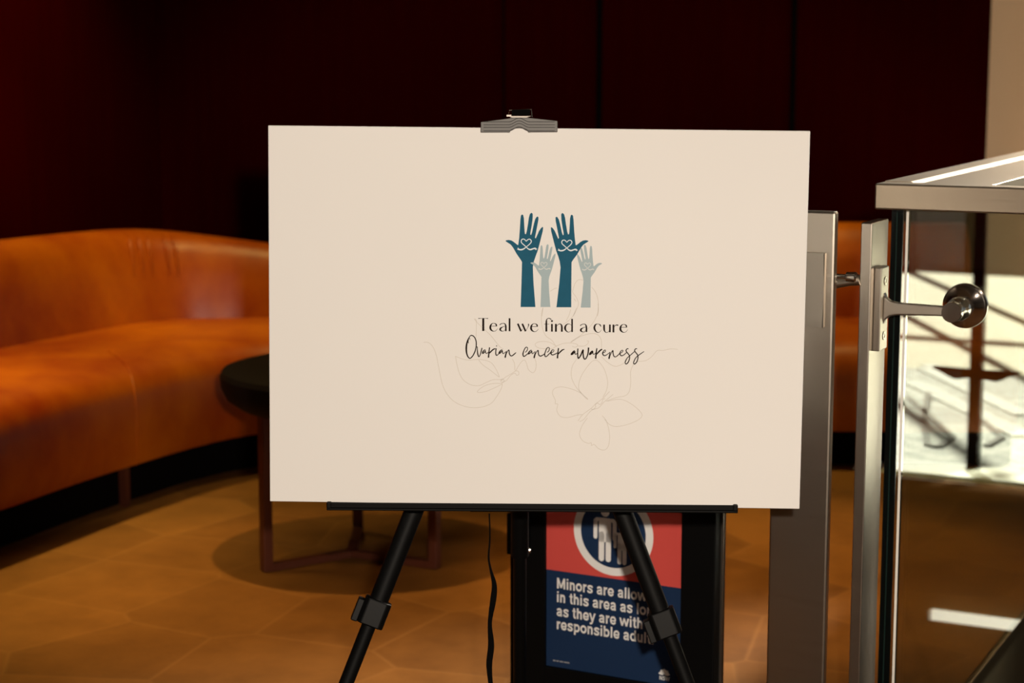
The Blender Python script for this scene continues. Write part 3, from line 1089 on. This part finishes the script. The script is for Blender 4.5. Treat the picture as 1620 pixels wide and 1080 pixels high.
def foot_at(pu, pv, pu2, pv2, Yf):
    """z=0 point at depth Yf on the picture line through two pixels"""
    z0 = (EYE.z) / Yf
    # solve v with at(u,v,Yf).z == 0
    lo_, hi_ = 600.0, 2600.0
    for _ in range(60):
        mid = (lo_ + hi_) / 2
        if at(pu, mid, Yf).z > 0:
            lo_ = mid
        else:
            hi_ = mid
    v = (lo_ + hi_) / 2
    u = pu + (pu2 - pu) * (v - pv) / (pv2 - pv)
    return at(u, v, Yf)


def along(P, Q, v):
    """point of the 3-D line PQ at picture row v"""
    lo_, hi_ = 0.0, 1.0
    for _ in range(60):
        t = (lo_ + hi_) / 2
        X = P + (Q - P) * t
        d = X - EYE
        vv = 540 - F * d.dot(CUP) / d.dot(FWD)
        if vv < v:
            lo_ = t
        else:
            hi_ = t
    return P + (Q - P) * lo_


def easel_leg(foot, vclamp, glint=1, side=1):
    d_ = (foot - APEX).normalized()
    c = along(APEX, foot, vclamp)
    leg = MB().tube([APEX, c], .0160, 20, flat=((1, 0, 0), .8)).build('leg', 'black', ea)
    MB().tube([c, foot - d_ * .02], .0120, 18, flat=((1, 0, 0), .8)).build('lower_tube', 'black', leg)
    MB().lathe(foot - d_ * .03, d_, [(.010, 0), (.015, .004), (.016, .024), (.012, .030), (0, .030)], 18).build('rubber_foot', 'black_gloss', leg)
    x = Vector((0, -1, 0)).cross(d_).normalized()
    y = d_.cross(x)
    m = MB()
    m.prism([c + x * a * .0225 + y * b * .021 - d_ * .022 for a, b in ((-1, -.7), (-.7, -1), (.7, -1), (1, -.7), (1, .7), (.7, 1), (-.7, 1), (-1, .7))], d_ * .044)
    m.build('clamp', 'black_gloss', leg, bevel=.002)
    m = MB()
    m.box(c + x * side * .027 + y * .0 + d_ * .004, x * .0055, y * .017, d_ * .019)
    m.build('clamp_lever', 'black_gloss', leg, bevel=.0015)
    return c


footL = foot_at(616, 907, 548, 1080, 2.93)
footR = foot_at(992, 835, 1076, 1055, 2.93)
cl = easel_leg(footL, 968, side=-1)
cr_ = easel_leg(footR, 985, side=-1)
# rear leg
fr = at(822, 1000, 3.5)
fr = Vector((fr.x + .0, 3.50, 0))
rear = MB().tube([APEX + Vector((0, .02, -.02)), (APEX * .45 + fr * .55)], .0165, 18).build('leg', 'black', ea)
MB().tube([(APEX * .45 + fr * .55), fr + UP * .01], .012, 16).build('lower_tube', 'black', rear)
MB().lathe(fr + UP * .024, -UP, [(.010, 0), (.015, .004), (.016, .018), (.012, .024), (0, .024)], 18).build('rubber_foot', 'black_gloss', rear)

# hanging strap
st = []
for u, v in ((774, 812), (775, 850), (773, 880), (776, 900), (782, 925), (780, 950), (775, 985), (777, 1020), (774, 1050), (776, 1080), (781, 1130), (776, 1200), (779, 1300)):
    st.append(tuple(at(u, v, 3.03)))
wd = [.0012, .0012, .0016, .002, .0042, .005, .0035, .0052, .005, .004, .005, .004, .004]
st = catmull([(*p, w) for p, w in zip(st, wd)], 5)
m = MB().tube([Vector(p[:3]) for p in st], [p[3] for p in st], 10, flat=((1, 0, 0), .35))
o = m.build('strap', 'black_cloth')
tag(o, 'thin black strap dangling from the easel tray beside the sign stand', 'strap')

# ================================================================ SIGN STAND
TH2 = math.radians(28.2)
SX = Vector((math.cos(TH2), -math.sin(TH2), 0))
SNV = Vector((-math.sin(TH2), -math.cos(TH2), 0))       # towards the viewer
P0 = at(864, 1052, 3.72)                                   # lower left corner of the poster
PW, PH = .297, .470


def sg(x, z, lay=0.0):
    return Vector((P0.x, P0.y, 0)) + SX * x + UP * z + SNV * lay


def sgpx(u, v):
    """poster coordinates under a pixel"""
    p = hit(u, v, P0, SNV)
    q = p - P0
    return q.dot(SX), p.z


sb = sg(.15, 0, -.02)
ss = thing('sign_stand', (sb.x, sb.y, 0), 'black floor-standing sign stand with a red and navy notice about minors', 'sign stand')
xl, _ = sgpx(809, 1000)
xr, _ = sgpx(1131, 1000)
pz0 = P0.z
m = MB()
ztop = pz0 + PH + .04


def bar(mb, x0, x1, za, zb, l0, l1):
    mb.box((sg(x0, za, l0) + sg(x1, zb, l1)) / 2, SX * (x1 - x0) / 2, SNV * (l1 - l0) / 2, UP * (zb - za) / 2)


bar(m, xl, 0.0, .03, ztop, -.05, .006)
bar(m, PW, xr, .03, ztop, -.05, .006)
bar(m, 0.0, PW, .03, pz0, -.05, .006)
bar(m, 0.0, PW, pz0 + PH, ztop, -.05, .006)
bar(m, 0.0, PW, pz0, pz0 + PH, -.05, -.003)
m.build('frame', 'black', ss, bevel=.002)
m = MB(); bar(m, xl - .02, xr + .02, 0.0, .03, -.16, .10); m.build('base', 'black', ss, bevel=.004)
m = MB(); bar(m, xr - .012, xr + .004, .05, ztop - .03, -.030, -.024); m.build('edge_trim', 'steel', ss)
kx, kz = sgpx(830, 845)
m = MB(); bar(m, kx - .03, kx + .018, kz - .04, kz + .045, .006, .022); lt = m.build('latch', 'black_gloss', ss, bevel=.002)
gx, gz = sgpx(845, 866)
MB().lathe(sg(gx, gz, .022), SNV, [(.006, 0), (.006, .005), (.003, .007), (0, .007)], 18).build('latch_screw', 'chrome', lt)
# poster
_, zred = sgpx(864, 900)
poster = MB()
bar(poster, 0, PW, pz0, pz0 + PH, -.003, -.001)
po = poster.build('poster', 'navy', ss)
m = MB(); bar(m, 0.0, PW, zred, pz0 + PH, -.0008, -.0004); m.build('red_band', 'red', po)
icx, icz = sgpx(970, 843)
rr = .0885 * .98


def disc(mb, cx, cz, r, lay, n=64):
    mb.prism([sg(cx + r * math.cos(2 * math.pi * i / n), cz + r * math.sin(2 * math.pi * i / n), lay) for i in range(n)], SNV * .0002)


m = MB(); disc(m, icx, icz, rr, -.0002); m.build('ring', 'sign_white', po)
m = MB(); disc(m, icx, icz, rr * .815, .0002); m.build('icon_disc', 'navy', po)


def rounded(cx, z0, z1, w, n=8):
    """upright bar with round ends, as a loop in poster coordinates"""
    r = w / 2
    pts = [(cx + r * math.cos(a), z1 - r + r * math.sin(a)) for a in [math.pi * i / n for i in range(n + 1)]]
    pts += [(cx + r * math.cos(a), z0 + r + r * math.sin(a)) for a in [math.pi + math.pi * i / n for i in range(n + 1)]]
    return pts


def figure(cx, foot_z, h, mb):
    def P(loop, lay=.0006):
        mb.prism([sg(x, z, lay) for x, z in loop], SNV * .0002)
    w = h * .112
    P(rounded(cx - w * .60, foot_z, foot_z + h * .55, w * .95))
    P(rounded(cx + w * .60, foot_z, foot_z + h * .55, w * .95))
    top_ = foot_z + h * .80
    P([(cx - w * 1.08, foot_z + h * .36), (cx + w * 1.08, foot_z + h * .36), (cx + w * 1.08, top_ - .004), (cx + w * .9, top_), (cx - w * .9, top_), (cx - w * 1.08, top_ - .004)])
    for sgn in (-1, 1):
        P([(cx + sgn * w * 1.0, top_), (cx + sgn * w * 1.6, top_ - h * .004), (cx + sgn * w * 2.02, top_ - h * .05), (cx + sgn * w * 2.02, top_ - h * .12), (cx + sgn * w * 1.0, top_ - h * .055)][::sgn])
        P(rounded(cx + sgn * w * 1.68, foot_z + h * .40, top_ - h * .03, w * .68))
    P([(cx + h * .085 * math.cos(a), foot_z + h * .91 + h * .085 * math.sin(a)) for a in [2 * math.pi * i / 20 for i in range(20)]])


ax_, az_ = sgpx(957, 888)
_, atop = sgpx(957, 819)
cx2, cz2 = sgpx(984, 893)
_, ctop = sgpx(984, 843)
m = MB(); figure(ax_, az_, (atop - az_) / .80, m); m.build('adult_icon', 'sign_white', po)
m = MB(); figure(cx2, cz2, (ctop - cz2) / .80, m); m.build('child_icon', 'sign_white', po)


def ell(cx, cy, rx, ry, n=20):
    return [(cx + rx * math.cos(2 * math.pi * i / n), cy + ry * math.sin(2 * math.pi * i / n)) for i in range(n + 1)]


BOWL = [(.425, .36), (.425, .08), (.47, .0)]
ARCH = [(.13, .28), (.17, .42), (.285, .470), (.39, .43), (.425, .32), (.425, .0)]
# bold grotesque letters: advance, [(stroke width, smooth?, centre line)]
GL = {
    'M': (.83, [(.145, 0, [(.135, 0), (.135, .72)]), (.145, 0, [(.695, 0), (.695, .72)]), (.13, 0, [(.15, .72), (.415, .06)]), (.13, 0, [(.68, .72), (.415, .06)])]),
    'N': (.70, [(.145, 0, [(.135, 0), (.135, .72)]), (.145, 0, [(.565, 0), (.565, .72)]), (.14, 0, [(.14, .72), (.56, .0)])]),
    'S': (.66, [(.135, 1, [(.57, .52), (.52, .62), (.34, .66), (.17, .61), (.13, .52), (.19, .43), (.34, .385), (.50, .33), (.55, .22), (.49, .11), (.33, .065), (.15, .10), (.09, .22)])]),
    'W': (.94, [(.135, 0, [(.06, .72), (.26, 0)]), (.135, 0, [(.26, 0), (.47, .72)]), (.135, 0, [(.47, .72), (.68, 0)]), (.135, 0, [(.68, 0), (.88, .72)])]),
    'i': (.27, [(.14, 0, [(.135, 0), (.135, .535)]), (.14, 0, [(.135, .61), (.135, .72)])]),
    'l': (.27, [(.14, 0, [(.135, 0), (.135, .72)])]),
    '.': (.27, [(.15, 0, [(.135, 0), (.135, .14)])]),
    'n': (.56, [(.14, 0, [(.13, 0), (.13, .535)]), (.135, 1, ARCH)]),
    'h': (.56, [(.14, 0, [(.13, 0), (.13, .72)]), (.135, 1, ARCH)]),
    'u': (.56, [(.14, 0, [(.425, 0), (.425, .535)]), (.135, 1, [(.13, .535), (.13, .20), (.17, .10), (.27, .062), (.38, .11), (.425, .25)])]),
    'o': (.58, [(.135, 1, ell(.29, .267, .20, .205))]),
    'p': (.59, [(.14, 0, [(.13, -.19), (.13, .535)]), (.13, 1, ell(.305, .267, .185, .205))]),
    'b': (.59, [(.14, 0, [(.13, 0), (.13, .72)]), (.13, 1, ell(.305, .267, .185, .205))]),
    'd': (.59, [(.14, 0, [(.46, 0), (.46, .72)]), (.13, 1, ell(.285, .267, .185, .205))]),
    'g': (.59, [(.13, 1, ell(.285, .267, .185, .205)), (.135, 1, [(.46, .535), (.46, .0), (.41, -.11), (.28, -.145), (.12, -.10)])]),
    'r': (.38, [(.14, 0, [(.13, 0), (.13, .535)]), (.135, 1, [(.13, .28), (.17, .40), (.25, .46), (.36, .465)])]),
    's': (.54, [(.125, 1, [(.46, .375), (.42, .45), (.28, .478), (.145, .44), (.125, .375), (.18, .315), (.38, .235), (.435, .165), (.40, .085), (.27, .055), (.13, .085), (.085, .17)])]),
    'a': (.56, [(.13, 1, [(.11, .37), (.15, .44), (.27, .475), (.385, .44), (.42, .34), (.42, .12), (.455, .0)]),
                (.12, 1, [(.42, .30), (.30, .275), (.16, .24), (.105, .155), (.15, .075), (.25, .055), (.36, .10), (.42, .20)])]),
    'e': (.56, [(.10, 0, [(.10, .245), (.50, .245)]),
                (.13, 1, [(.475, .25), (.45, .39), (.37, .46), (.28, .475), (.15, .42), (.095, .265), (.15, .11), (.28, .055), (.40, .08), (.475, .17)])]),
    't': (.35, [(.135, 1, [(.18, .68), (.18, .30), (.185, .13), (.23, .065), (.33, .055)]), (.10, 0, [(.03, .485), (.33, .485)])]),
    'w': (.80, [(.135, 0, [(.06, .535), (.225, 0)]), (.12, 0, [(.225, 0), (.40, .53)]), (.12, 0, [(.40, .53), (.575, 0)]), (.135, 0, [(.575, 0), (.74, .535)])]),
    'y': (.53, [(.135, 0, [(.06, .535), (.275, .0)]), (.13, 0, [(.475, .535), (.26, -.06)]), (.12, 1, [(.27, -.03), (.22, -.13), (.15, -.155), (.06, -.145)])]),
    ' ': (.27, []),
}


def text(body, x, z, size, mat, parent, name, width=None, lay=.0004):
    adv = sum(GL[c][0] for c in body)
    k = width / (adv * size) if width else 1.0
    mb = MB()
    cx = 0.0
    for c in body:
        for w, sm, pts in GL[c][1]:
            P = [(a, b) for a, b in (catmull(pts, 4) if sm else pts)]
            n = len(P)
            closed = abs(P[0][0] - P[-1][0]) + abs(P[0][1] - P[-1][1]) < 1e-6 and n > 3
            Lp, Rp = [], []
            for i, (a, b) in enumerate(P):
                p0 = P[i - 1] if i else (P[-2] if closed else P[0])
                p1 = P[i + 1] if i < n - 1 else (P[1] if closed else P[-1])
                dx, dy = p1[0] - p0[0], p1[1] - p0[1]
                l = math.hypot(dx, dy) or 1
                ox, oy = -dy / l * w / 2, dx / l * w / 2
                if not sm and abs(dx) > 1e-6 and abs(dy) > 1e-6:      # slanted strokes end level
                    ox, oy = -math.copysign(w / 2 * l / abs(dy), dy), 0
                Lp.append(sg(x + (cx + a + ox) * size * k, z + (b + oy) * size, lay))
                Rp.append(sg(x + (cx + a - ox) * size * k, z + (b - oy) * size, lay))
            mb.add(Lp + Rp, [(i, i + 1, n + i + 1, n + i) for i in range(n - 1)])
        cx += GL[c][0]
    return mb.build(name, mat, parent)


lines = (('Minors are allowed', 880, 930), ('in this area as long', 880, 951.5), ('as they are with a', 880, 973.5), ('responsible adult.', 880, 994.5))
xe, _ = sgpx(1035, 1015)
x0, _ = sgpx(880, 994)
_, zc = sgpx(881, 914)
_, zb = sgpx(881, 931)
size = (zc - zb) / .72
wk = (xe - x0)
adv_ref = sum(GL[c][0] for c in 'responsible adult.')
cu = None
for i, (t_, u, v) in enumerate(lines):
    x, z = sgpx(u, v)
    w = wk / adv_ref * sum(GL[c][0] for c in t_)
    text(t_, x0, z, size, 'sign_white', po, 'lettering', width=w)
# government emblem: fan of petals over three letters
ex, ez = sgpx(1051, 1067)
m = MB()
for k in range(9):
    a = math.radians(10 + 20 * k)
    L_ = .0125 if k % 2 == 0 else .0115
    pts = []
    for j in range(10):
        b = 2 * math.pi * j / 10
        px_, pz_ = L_ * (.55 + .45 * math.cos(b)), .0022 * math.sin(b)
        pts.append(sg(ex + px_ * math.cos(a) - pz_ * math.sin(a), ez + px_ * math.sin(a) + pz_ * math.cos(a), .0004 + k * .00002))
    m.prism(pts, SNV * .0001)
m.build('emblem', 'sign_white', po)
wx0, wz0 = sgpx(1043, 1074.5)
text('NSW', wx0, wz0, .0115, 'sign_white', po, 'emblem_lettering', width=.0225)
tx, tz = sgpx(875, 1044)
m = MB()
for k, (a, b) in enumerate(((0, .006), (.0075, .013), (.015, .023), (.025, .037))):
    bar(m, tx + a, tx + b, tz - .0012, tz + .0012, .0002, .0004)
m.build('fine_print', 'sign_dim', po)

# ================================================================ STEEL POSTS
def nprism(mb, s0, s1, n0, n1, z0, z1):
    mb.box(sn((s0 + s1) / 2, (n0 + n1) / 2, (z0 + z1) / 2), AX * (s1 - s0) / 2, NX * (n1 - n0) / 2, UP * (z1 - z0) / 2)


# right-hand post: edge-on flat bar
q = at(1380, 353, 3.28)
ps, pn, pz = q.dot(AX), q.dot(NX), q.z
post2 = thing('glass_post', sn(ps - .01, pn + .05, 0), 'flat steel post seen edge-on below the rail corner, holding the glass by an arm', 'post')
m = MB(); nprism(m, ps - .020, ps, pn, pn + .105, 0.0, pz); m.build('upright', 'steel', post2, bevel=.0018)
# bracket plate on its right face
b0 = hit(1395, 424, sn(ps + .013, 0), AX)
b1 = hit(1395, 554, sn(ps + .013, 0), AX)
bz1, bz0 = b0.z, b1.z
bn0 = b0.dot(NX)
m = MB(); nprism(m, ps, ps + .013, bn0, bn0 + .048, bz0, bz1)
plate = m.build('bracket', 'steel', post2, bevel=.0015)
for f_ in (.17, .83):
    MB().lathe(sn(ps + .013, bn0 + .026, bz0 + (bz1 - bz0) * f_), AX, [(.008, .0), (.0075, .0012), (.0045, .0012), (.004, .0004), (0, .0004)], 20).build('screw', 'chrome', plate)
GN = None
# glass plane
# knob position just in front of the glass
kq = hit(1526, 484, sn(0, gn - .010), NX)
ks_, kz_ = kq.dot(AX), kq.z
kend = hit(1500, 494, sn(0, gn - .062), NX)
armn = gn - .090
az = kz_
m = MB()
r0 = sn(ps + .012, bn0 + .022, az)
flare = [(ps + .012, .030), (ps + .016, .020), (ps + .024, .0135), (ps + .036, .011), (ps + .060, .010), (ks_ - .015, .0085), (ks_ + .004, .0085)]
loopu, loopd = [], []
nA, nB = bn0 + .024, armn
tot = ks_ - ps
vs, fs = [], []
for s_, hz_ in flare:
    t = max(0, min(1, (s_ - ps) / tot))
    nc = nA + (nB - nA) * t
    wn = .008
    vs += [sn(s_, nc - wn, az - hz_), sn(s_, nc + wn, az - hz_), sn(s_, nc + wn, az + hz_), sn(s_, nc - wn, az + hz_)]
k = len(flare)
fs = [(i * 4 + j, i * 4 + (j + 1) % 4, i * 4 + 4 + (j + 1) % 4, i * 4 + 4 + j) for i in range(k - 1) for j in range(4)]
m.add(vs, fs)
m.add(vs[:4], [(0, 1, 2, 3)])
m.add(vs[-4:], [(0, 1, 2, 3)])
m.build('arm', 'steel', plate, bevel=.0025)
axis = -NX
fx = MB()
fx.lathe(sn(ks_, gn - .0005, az), axis, [(.0, 0), (.040, .0), (.0405, .003), (.040, .008), (.037, .010), (.037, .0115), (.0345, .0125), (.022, .024), (.0200, .026)], 64)
kn = fx.build('glass_fixing', 'chrome', post2)
MB().lathe(sn(ks_, gn - .0265, az), axis, [(.0, 0), (.0205, .0), (.0215, .006), (.0215, .032), (.0195, .042), (.0165, .048), (.0165, .052)], 48).build('collar', 'chrome', kn)
MB().lathe(sn(ks_, gn - .0785, az), axis, [(.0, 0), (.0165, .0), (.0178, .003), (.0178, .028), (.0168, .030), (.0, .0302)], 48).build('end_cap', 'chrome', kn)
MB().lathe(sn(ks_, gn + .0185, az), NX, [(.0, 0), (.022, .0), (.0225, .006), (.018, .010), (.0, .010)], 40).build('rear_disc', 'chrome', kn)

# left-hand post: broad face to the viewer
q1 = at(1322, 335, 3.26)
s1_, n1_, z1_ = q1.dot(AX), q1.dot(NX), q1.z
post1 = thing('glass_post', sn(s1_ - .05, n1_, 0), 'broad flat steel post standing right behind the board\'s right edge', 'post')
m = MB(); nprism(m, s1_ - .108, s1_, n1_, n1_ + .020, 0.0, z1_); m.build('upright', 'steel', post1, bevel=.004)
c0 = hit(1305, 401, sn(0, n1_ - .010), NX)
c1 = hit(1300, 518, sn(0, n1_ - .010), NX)
se = c0.dot(AX)
m = MB()
vs = []
for i in range(9):
    t = i / 8
    zz = c1.z + (c0.z - c1.z) * t
    bow = .004 * math.sin(math.pi * t)
    vs += [sn(se - .06, n1_ - .004, zz), sn(se - .0015 + bow * .3, n1_ - .012 + .0 * bow, zz), sn(se, n1_ - .010, zz), sn(se, n1_, zz), sn(se - .06, n1_, zz)]
fs = [(i * 5 + j, i * 5 + (j + 1) % 5, i * 5 + 5 + (j + 1) % 5, i * 5 + 5 + j) for i in range(8) for j in range(5)]
m.add(vs, fs)
m.add(vs[:5], [(0, 1, 2, 3, 4)])
m.add(vs[-5:], [(0, 1, 2, 3, 4)])
m.build('cover_plate', 'steel', post1)
# small arm between the two posts
d0 = hit(1322, 449, sn(0, n1_ + .05), NX)
d1 = hit(1364, 443, sn(0, n1_ + .05), NX)
m = MB()
m.tube([d0 - AX * .05, d0, (d0 + d1) / 2 + UP * .0005, d1 - AX * .004], [.011, .0085, .0075, .010], 14, flat=((0, 0, 1), .7))
ar = m.build('arm', 'steel', post1)
m = MB().box(sn(s1_ - .03, n1_ + .035, d0.z), AX * .012, NX * .020, UP * .02)
m.build('bracket', 'steel', post1, bevel=.002)
e0 = hit(1336, 438, sn(0, n1_ + .05), NX)
m = MB().lathe(e0 - AX * .02, AX, [(.0, 0), (.005, .0), (.005, .022), (.009, .024), (.010, .04), (.008, .043), (0, .043)], 24)
m.build('glass_fixing', 'chrome', ar)

# ================================================================ GLASS PANELS
rail_q = at(1384, 290, 3.345)
rs, rn, rz = rail_q.dot(AX), rail_q.dot(NX), rail_q.z
RT = .0455                                   # rail depth of face
zg = rz - RT - .0005
gl = thing('glass_balustrade', sn(gs + .6, gn, 0), 'clear glass panel facing the viewer under the front rail, reflecting daylight', 'glass panel')
m = MB(); nprism(m, gs + .0012, gs + 1.6, gn, gn + .0175, 0.001, zg); m.build('pane', 'glass', gl)
m = MB(); nprism(m, gs - .0035, gs + .001, gn, gn + .0175, 0.001, zg); m.build('polished_edge', 'polished', gl)['label'] = 'bright polished edge of the glass'
# side panel, its end edge is the dark green upright
sgp = thing('glass_balustrade', sn(es + .01, gn + 1.3, 0), 'glass panel running away from the corner, its dark green edge beside the steel post', 'glass panel')
m = MB(); nprism(m, es + .001, es + .0225, gn + .024, gn + 2.7, 0.001, rz - .041); m.build('pane', 'glass', sgp)
m = MB(); nprism(m, es + .001, es + .0225, gn + .0195, gn + .0235, 0.001, rz - .041); m.build('polished_edge', 'glass_edge', sgp)['label'] = 'black-green polished edge'
m = MB(); nprism(m, es + .0105, es + .0125, gn + .0185, gn + .0194, 0.001, rz - .041); m.build('interlayer', 'glass_line', sgp)

# ================================================================ RAIL
rail = thing('handrail', sn(rs + .3, rn, rz), 'flat brushed steel rail turning a corner on top of the glass', 'handrail')
m = MB(); nprism(m, rs, rs + 1.7, rn, rn + .052, rz - RT, rz); m.build('front_rail', 'steel_rail', rail, bevel=.003)
# back rail: two flats with a bright bevel between
RW = .186
sec = [(0, -.002), (.004, .0045), (.050, .0045), (.062, .0), (.1845, .0), (RW, -.0012), (RW, -RT * .8), (0, -RT * .8)]
loop = [sn(rs + a, rn + .053, rz + b - .003) for a, b in sec]
MB().prism(loop, NX * 2.7).build('side_rail', 'steel_rail', rail)
